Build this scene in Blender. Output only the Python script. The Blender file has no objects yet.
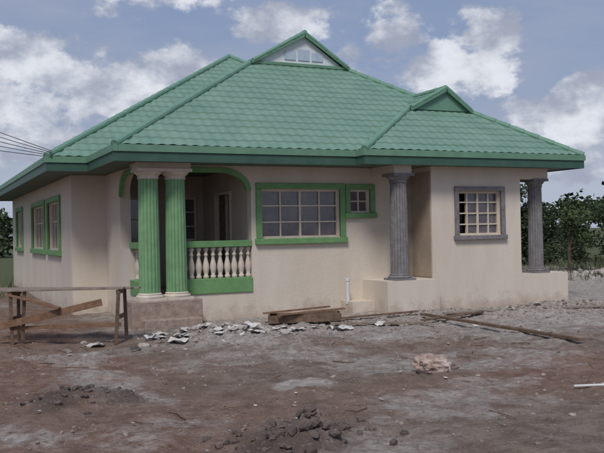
import bpy, bmesh, math, random
from mathutils import Vector, Matrix, noise
random.seed(7)
rad=math.radians
scene=bpy.context.scene

# ------------------------------------------------------------------ materials
def mat(name,c1,c2=None,scale=3.0,rough=0.8,bump=0.0,bscale=40.0,metal=0.0,detail=6,spec=0.3,streak=False):
    m=bpy.data.materials.new(name); m.use_nodes=True
    nt=m.node_tree; N=nt.nodes; L=nt.links
    b=N['Principled BSDF']; b.inputs['Roughness'].default_value=rough
    b.inputs['Metallic'].default_value=metal
    b.inputs['Specular IOR Level'].default_value=spec
    if c2 is None: c2=tuple(x*0.8 for x in c1)
    tc=N.new('ShaderNodeTexCoord')
    n=N.new('ShaderNodeTexNoise'); n.inputs['Scale'].default_value=scale; n.inputs['Detail'].default_value=detail
    n.inputs['Roughness'].default_value=0.65
    if streak:
        mp=N.new('ShaderNodeMapping'); mp.inputs['Scale'].default_value=(1.6,1.6,0.35)
        L.new(tc.outputs['Object'],mp.inputs[0]); L.new(mp.outputs[0],n.inputs['Vector'])
    else: L.new(tc.outputs['Object'],n.inputs['Vector'])
    r=N.new('ShaderNodeValToRGB'); r.color_ramp.elements[0].position=0.35; r.color_ramp.elements[1].position=0.65
    r.color_ramp.elements[0].color=(*c2,1); r.color_ramp.elements[1].color=(*c1,1)
    L.new(n.outputs['Fac'],r.inputs[0]); L.new(r.outputs[0],b.inputs['Base Color'])
    if bump>0:
        n2=N.new('ShaderNodeTexNoise'); n2.inputs['Scale'].default_value=bscale; n2.inputs['Detail'].default_value=4
        L.new(tc.outputs['Object'],n2.inputs['Vector'])
        bp=N.new('ShaderNodeBump'); bp.inputs['Strength'].default_value=bump; bp.inputs['Distance'].default_value=0.02
        L.new(n2.outputs['Fac'],bp.inputs['Height']); L.new(bp.outputs[0],b.inputs['Normal'])
    return m

def wall_material():
    m=mat('wall_paint',(0.66,0.59,0.505),(0.60,0.525,0.44),scale=1.2,rough=0.9,bump=0.3,bscale=50,streak=True)
    nt=m.node_tree;N=nt.nodes;L=nt.links
    b=N['Principled BSDF']; src=b.inputs['Base Color'].links[0].from_socket
    tc=N.new('ShaderNodeTexCoord'); sp=N.new('ShaderNodeSeparateXYZ'); L.new(tc.outputs['Object'],sp.inputs[0])
    n=N.new('ShaderNodeTexNoise'); n.inputs['Scale'].default_value=3.5; n.inputs['Detail'].default_value=9; n.inputs['Roughness'].default_value=0.7; L.new(tc.outputs['Object'],n.inputs['Vector'])
    a=N.new('ShaderNodeMath'); a.operation='MULTIPLY_ADD'; a.inputs[1].default_value=-1.3; L.new(n.outputs['Fac'],a.inputs[0]); L.new(sp.outputs['Z'],a.inputs[2])
    mr=N.new('ShaderNodeMapRange'); mr.inputs['From Min'].default_value=-0.80; mr.inputs['From Max'].default_value=-0.42
    mr.inputs['To Min'].default_value=0.6; mr.inputs['To Max'].default_value=0.0
    L.new(a.outputs[0],mr.inputs[0])
    mx=N.new('ShaderNodeMixRGB'); mx.inputs[2].default_value=(0.34,0.25,0.20,1)
    L.new(mr.outputs[0],mx.inputs[0]); L.new(src,mx.inputs[1])
    n2=N.new('ShaderNodeTexNoise'); n2.inputs['Scale'].default_value=14; n2.inputs['Detail'].default_value=6; L.new(tc.outputs['Object'],n2.inputs['Vector'])
    r2=N.new('ShaderNodeMapRange'); r2.inputs['From Min'].default_value=0.62; r2.inputs['From Max'].default_value=0.75; r2.inputs['To Max'].default_value=0.2; L.new(n2.outputs['Fac'],r2.inputs[0])
    m2=N.new('ShaderNodeMixRGB'); m2.inputs[2].default_value=(0.42,0.36,0.30,1); L.new(r2.outputs[0],m2.inputs[0]); L.new(mx.outputs[0],m2.inputs[1])
    L.new(m2.outputs[0],b.inputs['Base Color'])
    return m
M={}
M['wall']=wall_material()
M['plaster']=mat('unpainted_plaster',(0.40,0.325,0.255),(0.32,0.26,0.20),scale=2.5,rough=0.95,bump=0.3)
M['inner']=mat('porch_painted_shade',(0.50,0.43,0.36),(0.42,0.36,0.30),scale=2,rough=0.9,bump=0.3)  # wall colour darkened to put the porch's shade into the paint
M['cream']=mat('cream_paint',(0.64,0.57,0.49),(0.53,0.46,0.39),scale=5,rough=0.7)
M['roof']=mat('roof_green_metal',(0.185,0.305,0.24),(0.14,0.25,0.195),scale=1.5,rough=0.6,spec=0.35,detail=9)
M['ridge']=mat('ridge_green_metal',(0.17,0.31,0.235),(0.13,0.26,0.19),scale=3,rough=0.55,spec=0.3)
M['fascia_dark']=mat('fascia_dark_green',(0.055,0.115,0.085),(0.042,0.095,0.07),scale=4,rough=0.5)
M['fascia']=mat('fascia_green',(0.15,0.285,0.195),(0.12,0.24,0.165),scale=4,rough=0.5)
M['soffit']=mat('soffit',(0.15,0.18,0.16),(0.11,0.135,0.12),scale=2,rough=0.8)
M['green']=mat('green_paint',(0.165,0.33,0.14),(0.13,0.27,0.11),scale=6,rough=0.6,bump=0.15)
M['colgreen']=mat('column_green_paint',(0.20,0.365,0.19),(0.155,0.30,0.15),scale=5,rough=0.6,bump=0.15)
M['cement']=mat('grey_cement',(0.24,0.23,0.235),(0.16,0.15,0.155),scale=8,rough=0.95,bump=0.4)
M['rawblock']=mat('raw_masonry',(0.40,0.31,0.26),(0.25,0.19,0.155),scale=9,rough=0.95,bump=0.6)
M['whitetrim']=mat('gable_board',(0.68,0.72,0.73),(0.58,0.63,0.65),scale=3,rough=0.7)
M['vent']=mat('gable_vent',(0.48,0.56,0.65),(0.38,0.46,0.56),scale=6,rough=0.4)
M['frame']=mat('window_frame',(0.64,0.57,0.46),(0.54,0.47,0.38),scale=5,rough=0.5)
M['glass']=mat('window_glass',(0.17,0.145,0.155),(0.07,0.06,0.068),scale=1.7,rough=0.08,spec=0.8)
M['dark']=mat('unlit_room_panel',(0.02,0.018,0.017),(0.012,0.012,0.012),scale=2,rough=0.9)  # near-black colour standing in for the darkness of unlit rooms
M['wood']=mat('rough_wood',(0.20,0.135,0.095),(0.10,0.065,0.045),scale=9,rough=0.9,bump=0.3)
M['wood2']=mat('red_wood',(0.25,0.15,0.095),(0.15,0.085,0.055),scale=9,rough=0.9,bump=0.3)
M['woodgrey']=mat('weathered_wood',(0.29,0.235,0.195),(0.18,0.14,0.115),scale=9,rough=0.9,bump=0.3)
M['paper']=mat('paper_scrap',(0.66,0.64,0.62),(0.38,0.35,0.33),scale=6,rough=0.9)
M['stone']=mat('stone',(0.38,0.33,0.295),(0.16,0.12,0.10),scale=2.3,rough=0.95,bump=0.4)
M['darkstone']=mat('dark_clod',(0.17,0.135,0.12),(0.075,0.058,0.05),scale=4,rough=0.95,bump=0.6)
M['concrete']=mat('concrete_chunk',(0.46,0.42,0.385),(0.27,0.235,0.21),scale=6,rough=0.95,bump=0.5)
M['bag']=mat('cement_bag_paper',(0.55,0.47,0.43),(0.24,0.15,0.115),scale=7,rough=0.85,bump=0.4,bscale=15)
M['pvc']=mat('pvc_pipe',(0.70,0.70,0.69),(0.60,0.60,0.59),rough=0.5)
M['wire']=mat('wire',(0.05,0.05,0.055),rough=0.6)
M['leaf']=mat('foliage',(0.07,0.098,0.04),(0.024,0.04,0.02),scale=0.8,rough=0.7,detail=4)
M['leaf2']=mat('foliage_light',(0.085,0.115,0.045),(0.03,0.052,0.022),scale=1.0,rough=0.7,detail=4)
M['bark']=mat('bark',(0.12,0.09,0.07),(0.06,0.045,0.035),scale=6,rough=0.95)
M['grass']=mat('weeds',(0.115,0.135,0.06),(0.06,0.08,0.035),scale=3,rough=0.8)

# ------------------------------------------------------------------ mesh builder
class MB:
    def __init__(s): s.v=[]; s.f=[]
    def add(s,vs,fs):
        o=len(s.v); s.v+= [tuple(p) for p in vs]; s.f+=[tuple(o+i for i in f) for f in fs]
    def box(s,x0,x1,y0,y1,z0,z1):
        if x0>x1:x0,x1=x1,x0
        if y0>y1:y0,y1=y1,y0
        s.add([(x0,y0,z0),(x1,y0,z0),(x1,y1,z0),(x0,y1,z0),(x0,y0,z1),(x1,y0,z1),(x1,y1,z1),(x0,y1,z1)],
              [(0,3,2,1),(4,5,6,7),(0,1,5,4),(1,2,6,5),(2,3,7,6),(3,0,4,7)])
    def beam(s,p0,p1,w,h,up=(0,0,1)):
        p0=Vector(p0);p1=Vector(p1);d=(p1-p0).normalized();u=Vector(up)
        if abs(d.dot(u))>0.98:u=Vector((1,0,0))
        r=d.cross(u).normalized();u=r.cross(d)
        vs=[]
        for p in(p0,p1):
            for a,b in((-1,-1),(1,-1),(1,1),(-1,1)): vs.append(p+r*a*w/2+u*b*h/2)
        s.add(vs,[(0,1,2,3),(7,6,5,4),(0,4,5,1),(1,5,6,2),(2,6,7,3),(3,7,4,0)])
    def lathe(s,cx,cy,prof,seg=24,rf=None):
        vs=[];fs=[]
        for r,z in prof:
            for i in range(seg):
                a=2*math.pi*i/seg; rr=r*(rf(a) if rf else 1)
                vs.append((cx+rr*math.cos(a),cy+rr*math.sin(a),z))
        n=len(prof)
        for j in range(n-1):
            for i in range(seg):
                k=(i+1)%seg; fs.append((j*seg+i,j*seg+k,(j+1)*seg+k,(j+1)*seg+i))
        fs.append(tuple(range(seg-1,-1,-1))); fs.append(tuple((n-1)*seg+i for i in range(seg)))
        s.add(vs,fs)
    def tube(s,pts,r,seg=10):
        pts=[Vector(p) for p in pts]; vs=[];fs=[]
        for i,p in enumerate(pts):
            d=(pts[min(i+1,len(pts)-1)]-pts[max(i-1,0)]).normalized()
            u=Vector((0,0,1)) if abs(d.z)<0.95 else Vector((1,0,0))
            a=d.cross(u).normalized(); b=a.cross(d)
            rr=r[i] if isinstance(r,(list,tuple)) else r
            for k in range(seg):
                t=2*math.pi*k/seg; vs.append(p+a*rr*math.cos(t)+b*rr*math.sin(t))
        for j in range(len(pts)-1):
            for k in range(seg):
                l=(k+1)%seg; fs.append((j*seg+k,j*seg+l,(j+1)*seg+l,(j+1)*seg+k))
        fs.append(tuple(range(seg-1,-1,-1))); fs.append(tuple((len(pts)-1)*seg+i for i in range(seg)))
        s.add(vs,fs)
    def build(s,name,m,parent=None,smooth=False,bevel=0):
        me=bpy.data.meshes.new(name); me.from_pydata(s.v,[],s.f)
        bm=bmesh.new(); bm.from_mesh(me); bmesh.ops.recalc_face_normals(bm,faces=bm.faces); bm.to_mesh(me); bm.free()
        me.materials.append(m)
        if smooth:
            for p in me.polygons:p.use_smooth=True
        o=bpy.data.objects.new(name,me); scene.collection.objects.link(o)
        if parent:o.parent=parent
        if bevel:
            md=o.modifiers.new('bevel','BEVEL'); md.width=bevel; md.segments=2; md.limit_method='ANGLE'
        return o
class PL:
    def __init__(s,axis,pos): s.a=axis; s.p=pos
    def pt(s,a,d,z): return (a,s.p-d,z) if s.a=='Y' else (s.p-d,a,z)
    def box(s,mb,a0,a1,d0,d1,z0,z1):
        p=s.pt(a0,d0,z0);q=s.pt(a1,d1,z1); mb.box(p[0],q[0],p[1],q[1],z0,z1)
    def prism(s,mb,poly,d0,d1):
        n=len(poly); vs=[s.pt(a,d0,z) for a,z in poly]+[s.pt(a,d1,z) for a,z in poly]
        fs=[tuple(range(n)),tuple(range(2*n-1,n-1,-1))]+[(i,(i+1)%n,n+(i+1)%n,n+i) for i in range(n)]
        mb.add(vs,fs)
def empty(name,loc=(0,0,0)):
    e=bpy.data.objects.new(name,None); e.location=loc; scene.collection.objects.link(e); return e

# ================================================================== HOUSE
house=empty('bungalow_house')
WT=2.985; T=0.22
walls=MB(); inner=MB()
def wall(pl,a0,a1,holes=(),z0=-0.3,z1=WT,mb=walls,t=T):
    As=sorted({a0,a1}|{h[0] for h in holes}|{h[1] for h in holes})
    for i in range(len(As)-1):
        ca=(As[i]+As[i+1])/2
        hs=sorted([h for h in holes if h[0]<ca<h[1]],key=lambda h:h[2])
        z=z0
        for h in hs:
            pl.box(mb,As[i],As[i+1],-t,0,z,h[2]); z=h[3]
        pl.box(mb,As[i],As[i+1],-t,0,z,z1)
FM=PL('Y',15.25); FWg=PL('Y',14.5); FB=PL('Y',18.3)
LM=PL('X',3.0); LP=PL('X',6.0); LS=PL('X',3.75)
wBig=(6.22,7.99,1.53,2.53); wSm=(8.23,8.72,2.03,2.53)
wall(FM,6.0,9.78,[wBig,wSm])
wGrey=(10.46,11.59,1.51,2.46)
wall(FWg,9.78,12.14,[wGrey])
walls.box(9.78,10.0,14.72,15.25,-0.3,WT)
walls.box(11.92,12.14,14.72,17.5,-0.3,WT)
LW=[(19.9,21.8,1.32,2.5),(22.5,25.0,1.32,2.5),(27.6,29.2,1.32,2.5)]
wall(LM,18.3,30.7,LW)
wB1=(5.25,5.85,1.5,2.5); wB2=(4.25,4.85,1.5,2.5)
wall(FB,3.22,3.97)
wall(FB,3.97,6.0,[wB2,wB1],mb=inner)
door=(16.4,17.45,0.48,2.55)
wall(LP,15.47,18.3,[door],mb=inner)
wall(LS,16.9,18.3)
wall(LS,16.05,16.9,z1=1.38)
walls.box(12.14,13.2,17.5,17.72,-0.3,WT)
walls.box(12.98,13.2,17.72,30.7,-0.3,WT)
walls.box(3.22,12.98,30.48,30.7,-0.3,WT)
walls.box(4.35,6.0,15.25,15.40,-0.3,0.48)
walls.box(3.75,3.97,15.40,16.05,-0.3,0.48)
FM.box(walls,3.62,6.0,-0.2,0.0,2.91,WT)
LS.box(walls,15.45,16.9,-0.2,0.0,2.91,WT)
def arc(cx,cz,rx,rz,a0,a1,n=14):
    return [(cx+rx*math.cos(a0+(a1-a0)*i/n),cz+rz*math.sin(a0+(a1-a0)*i/n)) for i in range(n+1)]
fr=arc(5.35,2.46,0.65,0.45,math.pi/2,0)
FM.prism(walls,fr+[(6.0,2.91)],-0.2,-0.001)
sd=arc(16.25,2.41,0.65,0.5,math.pi/2,0)
LS.prism(walls,sd+[(16.9,2.91)],-0.2,-0.001)
walls.box(8.50,9.76,14.22,15.25,-0.3,0.62)
walls.box(7.98,8.498,14.75,15.25,-0.3,0.2)
walls.box(12.142,13.47,14.5,17.5,-0.3,0.62)
walls.box(12.142,12.95,14.52,14.74,2.74,WT)
walls.box(12.73,12.95,14.742,17.5,2.74,WT)
walls.box(8.76,9.18,14.31,15.25,2.80,WT)
walls.build('walls',M['wall'],house)
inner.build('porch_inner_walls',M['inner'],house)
pp=MB(); pp.box(9.762,9.779,14.53,15.248,0.66,2.86); pp.box(9.40,9.76,15.236,15.249,0.64,2.86)
pp.build('unpainted_panel',M['plaster'],house)
slab=MB(); slab.box(3.97,6.0,15.40,18.3,0.2,0.47); slab.box(3.3,12.9,18.6,30.4,0.2,0.45); slab.box(6.3,11.9,15.5,18.6,0.2,0.45)
slab.build('floor_slab',M['rawblock'],house)
st=MB(); st.box(3.45,4.78,14.70,15.249,-0.3,0.44); st.box(3.62,4.7,14.45,14.699,-0.3,0.12)
st.build('porch_step',M['rawblock'],house,bevel=0.02)

band=MB()
def ribbon(pl,pts,w,d0,d1):
    n=len(pts); inner=[]
    for i in range(n):
        a=Vector(pts[max(i-1,0)]);b=Vector(pts[min(i+1,n-1)]);t=(b-a).normalized()
        nn=Vector((t.y,-t.x)); inner.append((pts[i][0]+nn.x*w,pts[i][1]+nn.y*w))
    vs=[];fs=[]
    for p in pts: vs+= [pl.pt(p[0],d0,p[1]),pl.pt(p[0],d1,p[1])]
    for p in inner: vs+= [pl.pt(p[0],d0,p[1]),pl.pt(p[0],d1,p[1])]
    o=2*n
    for i in range(n-1):
        a=2*i;b=2*(i+1)
        fs+= [(a,b,b+1,a+1),(o+a,o+a+1,o+b+1,o+b),(a+1,b+1,o+b+1,o+a+1),(a,o+a,o+b,b)]
    fs+= [(0,1,o+1,o),(2*n-2,o+2*n-2,o+2*n-1,2*n-1)]
    band.add(vs,fs)
ribbon(FM,[(3.60,2.945)]+[(a,z+0.035) for a,z in fr],0.10,-0.06,0.03)
ribbon(LS,[(14.9,2.945)]+[(a,z+0.035) for a,z in sd],0.10,-0.04,0.03)
band.build('porch_arch_trim',M['green'],house)

def window(pl,h,trim,tw,cols,rows,name,open_cols=(),depth=0.05):
    a0,a1,z0,z1=h
    if trim:
        t=MB()
        pl.box(t,a0-tw,a1+tw,-0.03,depth,z1,z1+tw)
        pl.box(t,a0-tw-0.03,a1+tw+0.03,-0.03,depth+0.03,z0-tw,z0)
        pl.box(t,a0-tw,a0,-0.03,depth,z0,z1); pl.box(t,a1,a1+tw,-0.03,depth,z0,z1)
        t.build(name+'_surround',trim,house,bevel=0.012)
    f=MB(); fw=0.045
    pl.box(f,a0,a1,-0.14,-0.07,z0,z0+fw); pl.box(f,a0,a1,-0.14,-0.07,z1-fw,z1)
    pl.box(f,a0,a0+fw,-0.139,-0.069,z0+fw,z1-fw); pl.box(f,a1-fw,a1,-0.139,-0.069,z0+fw,z1-fw)
    for i in range(1,cols):
        a=a0+(a1-a0)*i/cols; w=0.03 if i%2 else 0.045
        pl.box(f,a-w/2,a+w/2,-0.135,-0.072,z0+fw,z1-fw)
    for r in rows:
        z=z0+(z1-z0)*r; pl.box(f,a0+fw,a1-fw,-0.130,-0.078,z-0.014,z+0.014)
    f.build(name+'_frame',M['frame'],house)
    g=MB(); dk=MB()
    for i in range(cols):
        b0=a0+(a1-a0)*i/cols;b1=a0+(a1-a0)*(i+1)/cols
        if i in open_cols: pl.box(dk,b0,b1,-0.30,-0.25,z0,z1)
        else:
            k=0.004*(i%2); pl.box(g,b0,b1,-0.112-k,-0.106-k,z0+0.01,z1-0.01)
    if g.v: g.build(name+'_glass',M['glass'],house)
    if dk.v: dk.build(name+'_dark_panel',M['dark'],house)  # black panel behind the open pane, in place of room shade
window(FM,wBig,M['green'],0.12,4,(0.33,0.66),'front_window')
window(FM,wSm,M['green'],0.11,2,(0.5,),'bathroom_window')
window(FWg,wGrey,M['cement'],0.10,4,(0.25,0.5,0.75),'bay_window',open_cols=(0,))
for i,h in enumerate(LW): window(LM,h,M['green'],0.13,4,(0.6,),'side_window')
window(FB,wB1,None,0.1,2,(0.33,0.66),'porch_window')
window(FB,wB2,None,0.1,2,(0.5,),'porch_window')
d=MB(); LP.box(d,16.4,16.46,-0.15,0.03,0.48,2.55); LP.box(d,17.39,17.45,-0.15,0.03,0.48,2.55); LP.box(d,16.46,17.39,-0.15,0.03,2.49,2.55)
LP.box(d,16.9,16.94,-0.12,-0.06,0.5,2.49)
d.build('door_frame',M['frame'],house)
d=MB(); LP.box(d,16.42,17.43,-0.3,-0.26,0.48,2.53); d.build('door_dark_panel',M['dark'],house)  # black panel behind the doorway stands for the unlit room
d=MB(); LP.box(d,16.95,17.38,-0.11,-0.07,0.5,2.48); d.build('door_leaf',M['wood'],house)

bl=MB(); rail=MB()
bprof=[(0.055,0.77),(0.055,0.83),(0.035,0.845),(0.05,0.90),(0.066,0.98),(0.06,1.05),(0.035,1.15),(0.028,1.21),(0.042,1.225),(0.042,1.25),(0.028,1.265),(0.034,1.31),(0.052,1.34),(0.052,1.39)]
for i in range(10):
    bl.lathe(4.62+i*0.147,15.33,bprof,14)
for i in range(3): bl.lathe(3.86,15.52+i*0.19,bprof,14)
bl.build('balusters',M['cream'],house,smooth=True)
FM.box(rail,4.42,6.0,-0.17,0.02,1.385,1.51); FM.box(rail,4.42,6.0,-0.16,0.03,0.482,0.775)
LS.box(rail,15.30,16.05,-0.20,0.02,1.385,1.51); LS.box(rail,15.41,16.05,-0.20,0.02,0.482,0.775)
rail.build('balustrade_rails',M['green'],house,bevel=0.01)

def column(x,y,z0,z1,r,ms,mc,name):
    nf=16
    flute=lambda a:0.90+0.10*abs(math.sin(a*nf/2))**0.5
    s=MB(); n=10
    s.lathe(x,y,[(r*(1.0-0.10*(k/n)**1.5),z0+0.13+(z1-0.17-z0-0.13)*k/n) for k in range(n+1)],nf*8,flute)
    s.build(name+'_shaft',ms,house)
    b=MB()
    b.box(x-r*1.28,x+r*1.28,y-r*1.28,y+r*1.28,z0-0.01,z0+0.045)
    b.lathe(x,y,[(r*1.25,z0+0.045),(r*1.3,z0+0.065),(r*1.25,z0+0.09),(r*1.08,z0+0.1),(r*1.12,z0+0.118),(r*1.02,z0+0.135)],32)
    b.lathe(x,y,[(r*0.93,z1-0.18),(r*1.0,z1-0.165),(r*0.97,z1-0.15),(r*0.97,z1-0.12),(r*1.2,z1-0.08),(r*1.28,z1-0.06),(r*1.28,z1-0.045)],32)
    b.box(x-r*1.3,x+r*1.3,y-r*1.3,y+r*1.3,z1-0.045,z1+0.01)
    b.build(name+'_capital_and_base',mc,house)
column(3.85,14.98,0.44,2.86,0.20,M['colgreen'],M['cream'],'porch_column')
column(4.375,15.01,0.44,2.86,0.20,M['colgreen'],M['cream'],'porch_column')
column(8.97,14.50,0.62,2.80,0.19,M['cement'],M['cement'],'entrance_column')
column(12.74,14.72,0.62,2.74,0.17,M['cement'],M['cement'],'side_porch_column')
cb=MB(); cb.box(3.60,4.62,14.80,15.214,2.872,WT); cb.build('column_lintel',M['wall'],house)

# roof ------------------------------------------------------------
ZE=3.24
def inside_ccw(poly):
    a=0
    for i in range(len(poly)):
        x0,y0=poly[i];x1,y1=poly[(i+1)%len(poly)];a+=x0*y1-x1*y0
    return a>0
def roof_plane(poly,o,e,n,m,name,ov=0.0):
    O=Vector(o);E=Vector(e);Nn=Vector(n)
    if not inside_ccw(poly): poly=poly[::-1]
    As=[(Vector(p)-O).dot(E) for p in poly]; Bs=[(Vector(p)-O).dot(Nn) for p in poly]
    st=0.042; a0=math.floor(min(As)/st)-1; a1=math.ceil(max(As)/st)+1
    pitch=0.28; b0=math.floor(min(Bs)/pitch)-1; b1=math.ceil(max(Bs)/pitch)+1
    rows=[]
    for k in range(b0,b1+1):
        rows+= [(k*pitch,0.028),(k*pitch+pitch*0.5,0.016),(k*pitch+pitch*0.985,0.0)]
    vs=[];w=a1-a0+1
    for b,off in rows:
        for i in range(a0,a1+1):
            a=i*st; c=0.017*(0.5+0.5*math.cos(2*math.pi*a/0.21))
            wob=0.014*noise.noise(Vector((a*0.6,b*0.6,3)))+0.006*noise.noise(Vector((a*2.1,b*2.1,8)))
            p=O+E*a+Nn*b; vs.append((p.x,p.y,ZE+m*b+off+c+wob))
    fs=[(j*w+i,j*w+i+1,(j+1)*w+i+1,(j+1)*w+i) for j in range(len(rows)-1) for i in range(w-1)]
    me=bpy.data.meshes.new(name); me.from_pydata(vs,[],fs)
    bm=bmesh.new(); bm.from_mesh(me)
    for i in range(len(poly)):
        p=Vector(poly[i]);q=Vector(poly[(i+1)%len(poly)]);d=(q-p).normalized()
        bmesh.ops.bisect_plane(bm,geom=bm.verts[:]+bm.edges[:]+bm.faces[:],plane_co=(p.x,p.y,0),plane_no=(d.y,-d.x,0),clear_outer=True)
    bmesh.ops.recalc_face_normals(bm,faces=bm.faces)
    if sum(f.normal.z*f.calc_area() for f in bm.faces)<0: bmesh.ops.reverse_faces(bm,faces=bm.faces)
    bm.to_mesh(me); bm.free(); me.materials.append(M['roof'])
    ob=bpy.data.objects.new(name,me); scene.collection.objects.link(ob); ob.parent=house
R=0.725
roof_plane([(3.14,14.45),(13.6,14.45),(10.04,18.77),(7.46,18.77)],(3.14,14.45),(1,0),(0,1),0.6,'roof_front_slope')
lf=((3.14,14.45),(0,1),(1,0),0.6)
roof_plane([(3.14,14.45),(7.46,18.77),(7.46,23.5),(3.14,23.5)],*lf,'roof_left_slope')
roof_plane([(7.46,18.66),(8.86,18.66),(8.86,23.5),(7.46,23.5)],*lf,'roof_left_upper')
rt=((13.6,14.45),(0,1),(-1,0),R)
roof_plane([(13.6,14.45),(13.6,17.0),(10.04,21.27),(10.04,18.77)],*rt,'roof_right_slope')
roof_plane([(10.04,18.66),(10.04,21.27),(8.86,22.69),(8.86,18.66)],*rt,'roof_right_upper')
roof_plane([(7.97,14.1),(13.6,14.1),(11.945,16.1),(10.29,16.1)],(7.97,14.1),(1,0),(0,1),0.6,'bay_roof_front')
lb=((7.97,14.1),(0,1),(1,0),0.5175)
roof_plane([(7.97,14.1),(10.29,16.1),(10.29,18.2),(7.97,18.2)],*lb,'bay_roof_left')
roof_plane([(10.29,16.0),(11.255,16.0),(11.255,18.2),(10.29,18.2)],*lb,'bay_roof_left_upper')
roof_plane([(13.6,14.1),(13.6,14.45),(11.945,16.458),(11.945,16.1)],*rt,'bay_roof_right')
roof_plane([(11.945,16.0),(11.945,16.458),(11.255,17.295),(11.255,16.0)],*rt,'bay_roof_right_upper')
roof_plane([(2.33,17.0),(13.6,17.0),(8.49,23.14)],(2.33,17.0),(1,0),(0,1),0.6,'rear_roof_front')
roof_plane([(2.33,17.0),(8.49,23.14),(8.49,25.14),(2.33,31.3)],(2.33,17.0),(0,1),(1,0),0.6,'rear_roof_left')
roof_plane([(13.6,17.0),(8.49,23.14),(8.49,25.14),(13.6,31.3)],*rt,'rear_roof_right')
roof_plane([(2.33,31.3),(13.6,31.3),(8.49,25.14)],(2.33,31.3),(1,0),(0,-1),0.6,'rear_roof_back')
caps=MB()
def cap(p,q,r=0.07):
    p=Vector(p);q=Vector(q); L=(q-p).length; n=max(2,int(L/0.35))
    pts=[];rs=[]
    for i in range(n):
        for f,rr in((0.02,r*1.08),(0.98,r*0.92)):
            pts.append(p.lerp(q,(i+f)/n)); rs.append(rr)
    caps.tube(pts,rs,10)
ZA=ZE+0.6*4.32; ZR=6.62
cap((3.12,14.43,ZE+.02),(7.46,18.77,ZA+.03)); cap((13.6,14.45,ZE),(10.04,18.77,ZA+.03))
cap((8.86,18.6,ZR+.04),(8.86,22.8,ZR+.04)); cap((7.44,18.62,ZA+.04),(8.86,18.62,ZR+.05),.05); cap((10.06,18.62,ZA+.04),(8.86,18.62,ZR+.05),.05)
cap((7.95,14.08,ZE+.02),(10.29,16.1,4.47)); cap((13.62,14.08,ZE+.02),(11.945,16.1,4.47))
cap((11.255,15.98,4.96),(11.255,17.4,4.96)); cap((10.27,15.97,4.47),(11.255,15.97,4.98),.045); cap((11.965,15.97,4.47),(11.255,15.97,4.98),.045)
cap((2.31,16.98,ZE+.02),(8.49,23.14,6.96)); cap((8.49,23.14,6.96),(8.49,25.14,6.96)); cap((13.6,17.0,ZE),(8.49,23.14,6.96))
cap((2.33,31.3,ZE),(8.49,25.14,6.96)); cap((13.6,31.3,ZE),(8.49,25.14,6.96))
caps.build('ridge_caps',M['ridge'],house,smooth=False)
g=MB()
PL('Y',18.70).prism(g,[(7.5,ZA),(10.0,ZA),(8.86,ZR-0.02)],-0.03,0)
g.build('gable_board',M['whitetrim'],house)
v=MB(); pv=PL('Y',18.70)
for a in(8.32,8.70,9.08): pv.box(v,a,a+0.31,0.0,0.02,ZA+0.14,ZA+0.42-(0.0 if a==8.70 else 0.06))
v.build('gable_vents',M['vent'],house)
g=MB(); PL('Y',16.02).prism(g,[(10.3,4.44),(11.93,4.44),(11.255,4.93)],-0.03,0); g.build('bay_gable_board',M['ridge'],house)
bb=MB()
for p,q in(((7.40,18.60,ZA),(8.86,18.60,ZR-.01)),((10.10,18.60,ZA),(8.86,18.60,ZR-.01)),((10.25,15.95,4.42),(11.255,15.95,4.93)),((11.99,15.95,4.42),(11.255,15.95,4.93))):
    bb.beam(p,q,0.03,0.08)
bb.box(7.35,10.15,18.64,18.74,ZA-0.02,ZA+0.05)
bb.build('barge_boards',M['fascia'],house)
out=[(2.33,17.0),(3.14,17.0),(3.14,14.45),(7.97,14.45),(7.97,14.1),(13.6,14.1),(13.6,31.3),(2.33,31.3)]
def offset(poly,d):
    n=len(poly);res=[]
    for i in range(n):
        p=Vector(poly[i-1]);q=Vector(poly[i]);r=Vector(poly[(i+1)%n])
        d1=(q-p).normalized();d2=(r-q).normalized()
        n1=Vector((d1.y,-d1.x));n2=Vector((d2.y,-d2.x)); res.append(tuple(q+(n1+n2)*d))
    return res
def ring(mb,poly,d0,d1,z0,z1):
    A=offset(poly,d0);B=offset(poly,d1);n=len(poly)
    for i in range(n):
        j=(i+1)%n
        vs=[(*A[i],z0),(*A[j],z0),(*B[j],z0),(*B[i],z0),(*A[i],z1),(*A[j],z1),(*B[j],z1),(*B[i],z1)]
        mb.add(vs,[(0,3,2,1),(4,5,6,7),(0,1,5,4),(2,3,7,6)])
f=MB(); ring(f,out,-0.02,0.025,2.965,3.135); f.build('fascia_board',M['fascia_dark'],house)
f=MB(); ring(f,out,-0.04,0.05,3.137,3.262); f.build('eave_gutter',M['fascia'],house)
me=bpy.data.meshes.new('soffit'); me.from_pydata([(x,y,2.99) for x,y in offset(out,-0.02)],[],[tuple(range(len(out)))]); me.materials.append(M['soffit'])
so=bpy.data.objects.new('soffit',me); scene.collection.objects.link(so); so.parent=house
pv=MB(); pv.tube([(8.0,14.98,0.15),(8.0,14.98,0.66)],0.042,12); pv.tube([(8.0,14.98,0.62),(8.0,14.98,0.68)],0.052,12)
pv.build('drain_pipe',M['pvc'],house,smooth=False)

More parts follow.
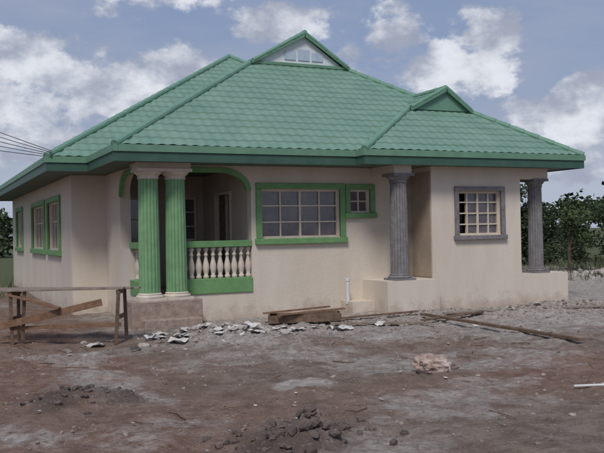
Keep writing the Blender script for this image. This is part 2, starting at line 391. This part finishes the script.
# ================================================================== GROUND
def axis(lo,hi,st,far):
    v=[];x=lo
    while x<hi: v.append(x); x+=st
    v.append(hi); s=st; a=hi;b=lo;R_=[];L_=[]
    while a<far: s*=1.25; a+=s; R_.append(a)
    s=st
    while b>-far: s*=1.25; b-=s; L_.append(b)
    return L_[::-1]+v+R_
xs=axis(-2,14,0.06,700); ys=axis(4.5,16,0.05,900)
mounds=[(2.69,6.05,0.42,0.10),(2.95,6.2,0.3,0.07),(1.31,8.7,0.45,0.07),(1.75,8.6,0.3,0.05),(4.56,13.05,0.8,0.12),(18.9,19.3,1.5,0.22),(6.4,13.75,0.7,0.05),(10.8,12.8,1.0,0.07),(3.3,6.9,0.6,0.05),(4.9,11.2,0.9,0.06),(7.4,10.4,0.9,0.06),(1.0,11.2,0.8,0.05),(12.2,13.6,.7,.08),(9.6,13.7,.5,.06)]
def gh(x,y):
    d=max(abs(x-6)-14,0,abs(y-10)-16); k=1/(1+0.1*d)
    z=-0.05+0.06*k*noise.noise(Vector((x*0.5,y*0.5,0)))+0.045*k*noise.noise(Vector((x*1.7,y*1.7,5)))
    nr=noise.noise(Vector((x*5,y*5,9))); n2=noise.noise(Vector((x*12,y*12,2)))
    z+=k*(0.024*nr+0.014*n2)
    for mx,my,r,h in mounds:
        q=((x-mx)**2+(y-my)**2)/(r*r)
        if q<6: z+=h*math.exp(-q*1.3)*(1+0.9*nr+0.5*n2)
    return z
vs=[(x,y,gh(x,y)) for y in ys for x in xs]; w=len(xs)
fs=[(j*w+i,j*w+i+1,(j+1)*w+i+1,(j+1)*w+i) for j in range(len(ys)-1) for i in range(w-1)]
me=bpy.data.meshes.new('ground'); me.from_pydata(vs,[],fs)
for p in me.polygons:p.use_smooth=True
att=me.color_attributes.new('soil','FLOAT_COLOR','POINT')
def sm(a,b,x):
    t=min(1,max(0,(x-a)/(b-a))); return t*t*(3-2*t)
vals=[]
for x,y,z in vs:
    n1=noise.noise(Vector((x*0.8,y*0.8,20))); n3=noise.noise(Vector((x*2.3,y*2.3,30)))
    sand=1.0*sm(9.2,12.6,y+1.6*n1+0.8*n3+0.2*(x-6))*sm(2.6,4.8,x+0.9*n1)
    for cx,cy,r,s in((3.81,8.35,0.36,1.3),(4.6,10.4,1.2,0.6),(5.6,9.0,1.1,0.6),(6.9,8.6,1.2,0.65),(3.0,10.2,0.6,0.5),(4.6,6.6,0.9,0.6),(1.8,6.9,0.7,0.45),(8.6,11,1.6,.7),(5.6,7.3,.6,.6)):
        q=((x-cx)**2/1.6+(y-cy)**2)/(r*r)+0.9*n3
        if q<1: sand=max(sand,s*sm(1,0.0,q))
    sand=max(sand,0.65*sm(0.0,0.6,n1+0.3*n3))
    dark=0
    for cx,cy,r in((2.69,6.05,0.6),(3.0,6.3,0.45),(1.31,8.7,0.6),(1.8,8.6,0.4)):
        q=((x-cx)**2+(y-cy)**2)/(r*r)+0.8*n3
        if q<1: dark=max(dark,0.75*sm(1,0.0,q))
    red=sm(-0.1,0.5,noise.noise(Vector((x*0.35,y*0.35,50))))+0.6*sm(4,1,x)
    vals+= [sand,dark,min(1,red),1]
att.data.foreach_set('color',vals)
m=bpy.data.materials.new('ground_soil'); m.use_nodes=True; nt=m.node_tree;N=nt.nodes;L=nt.links;b=N['Principled BSDF']
b.inputs['Roughness'].default_value=0.95; b.inputs['Specular IOR Level'].default_value=0.15
ca=N.new('ShaderNodeVertexColor'); ca.layer_name='soil'; sp=N.new('ShaderNodeSeparateColor'); L.new(ca.outputs[0],sp.inputs[0])
tc=N.new('ShaderNodeTexCoord')
def nz(sc,det=6,ro=0.65):
    n=N.new('ShaderNodeTexNoise'); n.inputs['Scale'].default_value=sc; n.inputs['Detail'].default_value=det; n.inputs['Roughness'].default_value=ro
    L.new(tc.outputs['Object'],n.inputs['Vector']); return n.outputs['Fac']
def mixc(f,a,c,typ='MIX'):
    x=N.new('ShaderNodeMixRGB'); x.blend_type=typ
    for s,vv in((0,f),(1,a),(2,c)):
        if isinstance(vv,tuple): x.inputs[s].default_value=(*vv,1)
        elif isinstance(vv,(int,float)): x.inputs[s].default_value=float(vv)
        else: L.new(vv,x.inputs[s])
    return x.outputs[0]
def mrange(s,a,c,lo=0.0,hi=1.0):
    x=N.new('ShaderNodeMapRange'); x.interpolation_type='SMOOTHSTEP'
    x.inputs['From Min'].default_value=a;x.inputs['From Max'].default_value=c;x.inputs['To Min'].default_value=lo;x.inputs['To Max'].default_value=hi
    L.new(s,x.inputs[0]); return x.outputs[0]
def mth(op,a,c):
    x=N.new('ShaderNodeMath'); x.operation=op
    for i,vv in enumerate((a,c)):
        if isinstance(vv,(int,float)): x.inputs[i].default_value=float(vv)
        else: L.new(vv,x.inputs[i])
    return x.outputs[0]
brown=mixc(mrange(nz(3.5),0.35,0.65),(0.165,0.122,0.098),(0.27,0.213,0.178))
redc=mixc(mrange(nz(4.5),0.35,0.65),(0.18,0.108,0.08),(0.27,0.178,0.138))
base=mixc(sp.outputs[2],brown,redc)
sandc=mixc(mrange(nz(9),0.35,0.65),(0.31,0.27,0.24),(0.47,0.43,0.395))
sf=mrange(mth('ADD',sp.outputs[0],mth('MULTIPLY',mth('SUBTRACT',nz(5,10,0.78),0.5),2.4)),0.05,1.0)
c=mixc(sf,base,sandc)
c=mixc(sp.outputs[1],c,(0.095,0.075,0.066))
c=mixc(mrange(nz(30,3,0.7),0.58,0.68,0.0,0.5),c,(0.42,0.375,0.335))
c=mixc(mrange(nz(18,5,0.7),0.32,0.44,0.6,0.0),c,(0.08,0.056,0.045))
c=mixc(mrange(nz(1.4,9,0.8),0.58,0.70,0.0,0.40),c,(0.11,0.115,0.065))
geo=N.new('ShaderNodeSeparateXYZ'); L.new(tc.outputs['Object'],geo.inputs[0])
farf=mrange(mth('ADD',geo.outputs[1],mth('MULTIPLY',nz(0.25),10.0)),28.0,38.0)
c=mixc(farf,c,(0.10,0.115,0.06))
L.new(c,b.inputs['Base Color'])
bp=N.new('ShaderNodeBump'); bp.inputs['Strength'].default_value=1.0; bp.inputs['Distance'].default_value=0.04
L.new(mth('ADD',nz(14,7,0.7),mth('MULTIPLY',nz(50,3,0.7),0.5)),bp.inputs['Height']); L.new(bp.outputs[0],b.inputs['Normal'])
me.materials.append(m); go=bpy.data.objects.new('ground',me); scene.collection.objects.link(go)

# ------------------------------------------------------------------ stones / debris
bm=bmesh.new(); bmesh.ops.create_icosphere(bm,subdivisions=1,radius=1); bm.verts.ensure_lookup_table()
ICO=([v.co.copy() for v in bm.verts],[tuple(v.index for v in f.verts) for f in bm.faces]); bm.free()
def stone(mb,x,y,s,flat=0.6,z=None,sink=0.2):
    ph=random.random()*100; rot=Matrix.Rotation(random.random()*6.28,3,'Z')@Matrix.Rotation(random.uniform(-.5,.5),3,'X')
    zz=gh(x,y) if z is None else z
    sx=s*random.uniform(.7,1.3);sy=s*random.uniform(.6,1.1);sz=s*flat*random.uniform(.6,1.1)
    vs=[]
    for v in ICO[0]:
        k=1+0.55*noise.noise(v*1.7+Vector((ph,0,0)))
        q=rot@Vector((v.x*sx*k,v.y*sy*k,v.z*sz*k)); vs.append((x+q.x,y+q.y,zz+q.z+sz*(0.5-sink)))
    mb.add(vs,ICO[1])
def blocked(x,y): return (x>3.4 and y>14.4 and x<13.6) or (x>2.9 and y>18)
gm=MB()
for i in range(4600):
    x=random.uniform(-1.5,14); y=5+9.6*random.random()**1.2
    if noise.noise(Vector((x*0.9,y*0.9,70)))<random.uniform(-0.4,0.5): continue
    stone(gm,x,y,random.choice([0.007,0.008,0.009,0.012,0.012,0.016,0.02,0.03]))
for i in range(1900):
    y=random.gauss(13.2,0.9);x=random.uniform(3.2,14.5)
    if blocked(x,y): continue
    stone(gm,x,y,abs(random.gauss(0.014,0.016))+0.008)
gm.build('gravel',M['stone'],None)
dm=MB()
for i in range(120):
    a=random.random()*6.28;r=abs(random.gauss(0,0.36)); stone(dm,2.75+r*1.3*math.cos(a),6.1+r*math.sin(a)*.7,random.uniform(.012,.07),0.7)
dm.build('soil_clods',M['darkstone'])
dm=MB()
for i in range(90):
    a=random.random()*6.28;r=abs(random.gauss(0,0.4)); stone(dm,1.45+r*1.3*math.cos(a),8.7+r*math.sin(a)*.8,random.uniform(.01,.055),0.7)
dm.build('soil_clods',M['darkstone'])
dm=MB()
for i in range(150):
    stone(dm,random.gauss(4.8,0.8),random.gauss(13.1,0.4),random.choice((.015,.02,.025,.03,.04,.06,.09)),0.6)
for i in range(80):
    x=random.uniform(8.4,14.4); stone(dm,x,13.9+random.gauss(0,.18)-(0 if x<12 else .1),random.uniform(.015,.055),0.6)
dm.build('concrete_rubble',M['concrete'])
dm=MB()
for i in range(170):
    x=random.gauss(19.2,1.3);y=random.gauss(19.5,0.8); stone(dm,x,y,random.uniform(.04,.18),0.6)
dm.build('rubble_heap',M['concrete'])
def sheet(mb,x,y,w,l,lift=0.04):
    n=5;a=random.random()*6.28;ph=random.random()*50;vs=[];z0=gh(x,y)+0.02
    tx=random.uniform(-.25,.25); sk=random.uniform(-.4,.4); tp=random.uniform(.5,1)
    for j in range(n):
        for i in range(n):
            v=(j/(n-1)-.5)*l; u=(i/(n-1)-.5)*w*(1-(1-tp)*j/(n-1))+sk*v
            xx=x+u*math.cos(a)-v*math.sin(a);yy=y+u*math.sin(a)+v*math.cos(a)
            z=z0+lift*(noise.noise(Vector((u*9+ph,v*9,0)))+0.3)+abs(tx)*abs(v)*0.8
            vs.append((xx,yy,max(z,gh(xx,yy)+0.006)))
    mb.add(vs,[(j*n+i,j*n+i+1,(j+1)*n+i+1,(j+1)*n+i) for j in range(n-1) for i in range(n-1)])
pm=MB()
for i in range(34): sheet(pm,random.gauss(4.7,0.75),random.gauss(13.1,0.4),random.uniform(.05,.26),random.uniform(.05,.22))
for i in range(46): sheet(pm,random.uniform(0,12),random.uniform(6.5,13.8),random.uniform(.02,.07),random.uniform(.02,.06),.015)
for x,y,s in((2.46,13.0,.30),(2.83,11.9,.18),(3.3,12.9,.24),(3.6,12.4,.3),(5.1,13.2,.4),(4.4,13.4,.35),(7.4,12.7,.2),(5.4,10.6,.12),(6.6,12.6,.4),(5.9,12.9,.3),(4.1,11.6,.1),(8.9,11.9,.1),(10.5,12.9,.2),(11.5,13.3,.2)):
    sheet(pm,x,y,s,s*.7,0.07)
pm.build('paper_litter',M['paper'])
bm=bmesh.new(); bmesh.ops.create_icosphere(bm,subdivisions=4,radius=1)
for v in bm.verts:
    q=v.co.copy(); k=1+0.30*noise.noise(q*2.2)+0.2*abs(noise.noise(q*5))+0.08*noise.noise(q*11)
    v.co=Vector((math.copysign(abs(q.x)**.75,q.x)*.20*k,math.copysign(abs(q.y)**.8,q.y)*.15*k,q.z*.12*k))
me=bpy.data.meshes.new('cement_bag'); bm.to_mesh(me); bm.free(); me.materials.append(M['bag'])
o=bpy.data.objects.new('cement_bag',me); o.location=(5.5,8.2,gh(5.5,8.2)+0.07); o.rotation_euler=(0.08,0.15,-0.35); scene.collection.objects.link(o)
def plank(p0,p1,w,h,m,name):
    b_=MB(); b_.beam((p0[0],p0[1],gh(*p0[:2])+p0[2]),(p1[0],p1[1],gh(*p1[:2])+p1[2]),w,h); return b_.build(name,m,bevel=0.004)
plank((8.77,13.4,.05),(8.56,8.95,.05),.09,.045,M['wood'],'timber_plank')
plank((6.69,13.2,.05),(8.25,12.3,.06),.07,.04,M['woodgrey'],'timber_plank')
plank((8.25,12.6,.05),(9.9,13.0,.05),.10,.03,M['wood'],'timber_plank')
plank((9.2,13.3,.04),(12.8,12.6,.05),.12,.03,M['woodgrey'],'timber_plank')
plank((7.2,13.9,.05),(8.9,13.75,.08),.08,.03,M['wood'],'timber_plank')
tw=MB()
for i in range(60):
    x=random.uniform(0,11);y=random.uniform(6,13.6);a=random.random()*6.28;l=random.uniform(.08,.35)
    x1=x+l*math.cos(a);y1=y+l*math.sin(a); tw.tube([(x,y,gh(x,y)+.008),((x+x1)/2+.01,(y+y1)/2,gh((x+x1)/2,(y+y1)/2)+.015),(x1,y1,gh(x1,y1)+.01)],random.uniform(.003,.008),5)
tw.build('sticks',M['wood'])
fb=empty('formwork_tray'); t=MB(); z=gh(6.4,13.7)+.03
def R2(x,y,a=-0.38,cx=6.4,cy=13.7): return (cx+x*math.cos(a)-y*math.sin(a),cy+x*math.sin(a)+y*math.cos(a))
for (x0,y0,x1,y1) in((-.65,-.22,.65,-.22),(-.65,.22,.65,.22),(-.65,-.22,-.65,.22),(.65,-.22,.65,.22)):
    a=R2(x0,y0);c_=R2(x1,y1); t.beam((*a,z+.05),(*c_,z+.08),.03,.14)
t.build('sides',M['wood'],fb)
t=MB()
for k in(-.14,-.02,.1): a=R2(-.63,k);c_=R2(.63,k); t.beam((*a,z+.03),(*c_,z+.035),.10,.02)
a=R2(-.5,-.35);c_=R2(.75,.05); t.beam((*a,z+.15),(*c_,z+.20),.1,.025)
a=R2(-.75,.1);c_=R2(.5,.3); t.beam((*a,z+.14),(*c_,z+.22),.12,.025)
t.build('boards',M['wood2'],fb)
pp=MB(); pp.tube([(6.24,6.66,gh(6.24,6.66)+.03),(7.6,6.1,gh(7.6,6.1)+.03)],.014,10); pp.build('pvc_pipe',M['pvc'],smooth=True)

# workbench
tb=empty('wooden_workbench')
A=Vector((1.05,13.95));B=Vector((3.05,13.0)); D=(B-A).normalized(); Q=Vector((-D.y,D.x))
def W(s,q,z): p=A+D*s+Q*q; return (p.x,p.y,z)
Lb=(B-A).length
t=MB()
for k,q in enumerate((0.0,0.17,0.34)): t.beam(W(-.2+.03*k,q,.80+.008*k),W(Lb-.12+.09*k,q,.81-.01*k),.15,.03)
t.build('top_boards',M['woodgrey'],tb,bevel=.004)
t=MB()
for s in(0.28,Lb-.22):
    for q in(-.03,.38): t.beam(W(s+random.uniform(-.06,.06),q,-.08),W(s+random.uniform(-.02,.02),q,.78),.055,.05)
    t.beam(W(s,-.05,.75),W(s,.42,.75),.05,.06)
    t.beam(W(s,-.05,.35),W(s,.42,.35),.05,.06)
t.beam(W(.45,.02,.0),W(.5,-.0,.79),.06,.05)
t.build('legs',M['wood'],tb,bevel=.004)
t=MB()
t.beam(W(.02,-.08,.22),W(1.75,-.08,.60),.03,.11)
t.beam(W(.25,-.02,.74),W(1.1,-.14,.52),.12,.03)
t.beam(W(0.28,-.01,.2),W(Lb-.18,-.01,.24),.04,.06)
t.build('braces',M['wood2'],tb,bevel=.004)

# utility pole + service wires
up=empty('utility_pole'); t=MB(); t.tube([(-8,24,-.5),(-8,24,8.2)],[.15,.10],12); t.beam((-8.6,23.6,7.6),(-7.4,24.4,7.6),.1,.1); t.build('post',M['wood'],up)
t=MB()
for k in range(5):
    p=Vector((2.42,16.93,3.24+.03*k)); q=Vector((-8+.2*k,24+.1*k,6.2+.55*k)); pts=[]
    for i in range(21):
        s=i/20; r=p.lerp(q,s); r.z-=0.3*4*s*(1-s)*(1-.12*k); pts.append(r)
    t.tube(pts,.008,6)
t.build('service_wires',M['wire'],up)

# ------------------------------------------------------------------ vegetation
def leafclump(mb,c,r,n,ls,sq=0.8):
    for i in range(n):
        while True:
            v=Vector((random.uniform(-1,1),random.uniform(-1,1),random.uniform(-1,1)))
            if 0.2<v.length<1: break
        v*=random.uniform(.8,1.25)
        p=Vector(c)+Vector((v.x*r,v.y*r,v.z*r*sq))
        if p.z<0.05: continue
        a=Vector((random.gauss(0,1),random.gauss(0,1),random.gauss(0,.6))).normalized(); b_=a.cross(Vector((random.gauss(0,1),random.gauss(0,1),random.gauss(0,1)))).normalized()
        s=ls*random.uniform(.6,1.4)
        mb.add([p-a*s,p-b_*s*.45,p+a*s,p+b_*s*.45],[(0,1,2,3)])
def tree(lm,tm,x,y,h,spread,n=130,ls=.16,bushy=True):
    pts=[(x,y,-.2),(x+random.uniform(-.1,.1),y,h*.3),(x+random.uniform(-.25,.25),y+random.uniform(-.2,.2),h*.65),(x+random.uniform(-.3,.3),y,h*.92)]
    tm.tube(pts,[.03*h,.024*h,.014*h,.004*h],7)
    k=random.randint(7,10)
    for i in range(k):
        a=random.random()*6.28; rr=spread*random.uniform(.25,1); zz=h*(random.uniform(.12,.92) if bushy else random.uniform(.55,.98))
        c=(x+rr*math.cos(a)*(1.15-zz/h*.6),y+rr*math.sin(a)*(1.15-zz/h*.6),zz)
        tm.tube([(pts[1][0],pts[1][1],h*.3),((c[0]+x)/2,(c[1]+y)/2,zz*.75),c],[.012*h,.008*h,.003*h],5)
        leafclump(lm,c,spread*random.uniform(.28,.5),n,ls)
lm=MB();tm=MB()
for i in range(36):
    s=i/35; x=17.5+s*24+random.uniform(-1,1); y=37-s*20+random.uniform(-2,2)
    tree(lm,tm,x,y,random.choice((1.7,2.1,2.5,2.9,3.6)),random.uniform(1.0,2.0),n=200,ls=.085)
tl=empty('tree_line'); lm.build('foliage',M['leaf'],tl); tm.build('trunks',M['bark'],tl)
lm=MB();tm=MB()
for i in range(46):
    a=rad(-30+i*2.6+random.uniform(-1,1)); r=random.uniform(72,84)
    tree(lm,tm,r*math.sin(a),r*math.cos(a),random.uniform(3.4,6.2),random.uniform(2.5,3.8),n=110,ls=.28)
tl=empty('distant_trees'); lm.build('foliage',M['leaf'],tl); tm.build('trunks',M['bark'],tl)
for (x,y,h,sp_) in((22.6,24.2,2.5,1.2),(26.6,25.4,3.5,1.4),(24.0,21.0,1.5,1.0)):
    lm=MB();tm=MB(); tree(lm,tm,x,y,h,sp_,n=300,ls=.07); e=empty('small_tree'); lm.build('foliage',M['leaf2'],e); tm.build('trunk',M['bark'],e)
gmb=MB()
def tuft(x,y,n,h):
    z=gh(x,y)
    for i in range(n):
        a=random.random()*6.28; l=h*random.uniform(.5,1.2); bx=x+random.gauss(0,h*.8);by=y+random.gauss(0,h*.8)
        dx=math.cos(a)*l*.6;dy=math.sin(a)*l*.6;w_=.05*h
        gmb.add([(bx-w_*math.sin(a),by+w_*math.cos(a),z),(bx+w_*math.sin(a),by-w_*math.cos(a),z),(bx+dx,by+dy,z+l)],[(0,1,2)])
for i in range(520):
    x=random.uniform(-1,11);y=random.uniform(5.2,12)
    if noise.noise(Vector((x*.8,y*.8,90)))<0.02: continue
    tuft(x,y,random.randint(6,18),random.uniform(.02,.05))
for i in range(700):
    x=random.uniform(15,34);y=random.uniform(17,31)
    if y<27-(x-14)*.35 and random.random()<.7: continue
    tuft(x,y,22,random.uniform(.1,.35))
for i in range(300): tuft(random.uniform(-6,2.2),random.uniform(24,50),20,random.uniform(.2,.6))
gmb.build('weeds',M['grass'])

# ------------------------------------------------------------------ sky / light
SE=rad(52); SA=rad(215)
w=bpy.data.worlds.new('World'); scene.world=w; w.use_nodes=True; nt=w.node_tree; N=nt.nodes; L=nt.links
w.cycles.sampling_method='MANUAL'; w.cycles.sample_map_resolution=256
bg=N['Background']; bg.inputs['Strength'].default_value=0.12
sky=N.new('ShaderNodeTexSky'); sky.sky_type='NISHITA'; sky.sun_disc=False; sky.sun_elevation=SE; sky.sun_rotation=SA; sky.dust_density=2.0; sky.air_density=1.2
tc=N.new('ShaderNodeTexCoord'); sx=N.new('ShaderNodeSeparateXYZ'); L.new(tc.outputs['Generated'],sx.inputs[0])
deg=57.29578
az=mth('MULTIPLY',mth('ARCTAN2',sx.outputs[0],sx.outputs[1]),deg)
el=mth('MULTIPLY',mth('ARCSINE',sx.outputs[2],0.0),deg)
def wn(sc,det,ro,zs=2.0,off=(0,0,0)):
    mp=N.new('ShaderNodeMapping'); mp.inputs['Scale'].default_value=(1,1,zs); mp.inputs['Location'].default_value=off
    L.new(tc.outputs['Generated'],mp.inputs[0])
    n=N.new('ShaderNodeTexNoise'); n.inputs['Scale'].default_value=sc; n.inputs['Detail'].default_value=det; n.inputs['Roughness'].default_value=ro
    L.new(mp.outputs[0],n.inputs['Vector']); return n.outputs['Fac']
edge=wn(17,9,0.60,1.5)
cl=[(36.6,10.9,4.9,1.9,1.0),(38.2,12.6,2.6,2.3,1.1),(34.6,10.1,2.6,1.2,1.0),(31.4,13.4,2.5,2.3,1.0),(29.3,11.8,2.4,1.3,.8),(24.0,14.2,4.4,1.5,1.0),(11.5,10.0,8,2.6,.9),(5.2,11.8,5,2.4,.9),(16,11.6,4,1.8,.8),(7.0,6.6,8,2.6,1.0),(43.6,7.2,4.4,2.2,1.0),(46,9.0,2.6,1.4,1.0),(41,4,6,1.2,.7),(8.0,17.5,12,2.0,.6),(-14,9,9,4,1),(62,10,8,4,1),(-35,12,9,4,1)]
tot=None
for a,e,wa,we,s in cl:
    dx=mth('MULTIPLY',mth('SUBTRACT',az,a),1/wa); dy=mth('MULTIPLY',mth('SUBTRACT',el,e),1/we)
    q=mth('ADD',mth('MULTIPLY',dx,dx),mth('MULTIPLY',dy,dy))
    k=mth('MULTIPLY',mth('SUBTRACT',1.0,q),s)
    k=mth('MAXIMUM',k,-1.6)
    tot=k if tot is None else mth('MAXIMUM',tot,k)
dens=mth('ADD',mth('MULTIPLY',tot,0.75),mth('MULTIPLY',mth('SUBTRACT',edge,0.5),3.6))
mask=mrange(dens,-0.1,0.42)
wide=mrange(wn(3.4,7,0.6,3.0,(3,1,0)),0.36,0.70,0.1,0.8)
lit=mth('ADD',wn(12,7,0.58,1.5,(0,0,-0.03)),mth('MULTIPLY',dens,0.10))
shade=mrange(lit,0.42,0.72)
ccol=mixc(shade,(2.9,3.2,4.0),(6.6,6.8,7.3))
skyc=mixc(0.7,sky.outputs[0],(1.7,2.15,3.6))
skyc=mixc(wide,skyc,(2.9,3.25,4.3))
skyc=mixc(mrange(el,9.0,1.0,0.0,0.6),skyc,(4.4,4.9,5.8))
fin=mixc(mth('MULTIPLY',mask,0.93),skyc,ccol)
L.new(fin,bg.inputs['Color'])
sun=bpy.data.lights.new('sun','SUN'); sun.energy=2.3; sun.angle=rad(16); sun.color=(1,.96,.9)
so=bpy.data.objects.new('sun',sun); scene.collection.objects.link(so)
dv=Vector((math.cos(SE)*math.sin(SA),math.cos(SE)*math.cos(SA),math.sin(SE))); so.rotation_euler=dv.to_track_quat('Z','Y').to_euler(); so.location=(0,0,30)

# ------------------------------------------------------------------ camera
cam=bpy.data.cameras.new('camera'); cam.lens=820/604*36; cam.sensor_width=36; cam.clip_end=3000
co=bpy.data.objects.new('camera',cam); scene.collection.objects.link(co); scene.camera=co
co.matrix_world=Matrix.Translation((0,0,1.65))@Matrix.Rotation(rad(-25),4,'Z')@Matrix.Rotation(rad(90.38),4,'X')@Matrix.Rotation(rad(-1.1),4,'Z')
scene.view_settings.view_transform='Standard'; scene.view_settings.look='None'; scene.view_settings.exposure=0
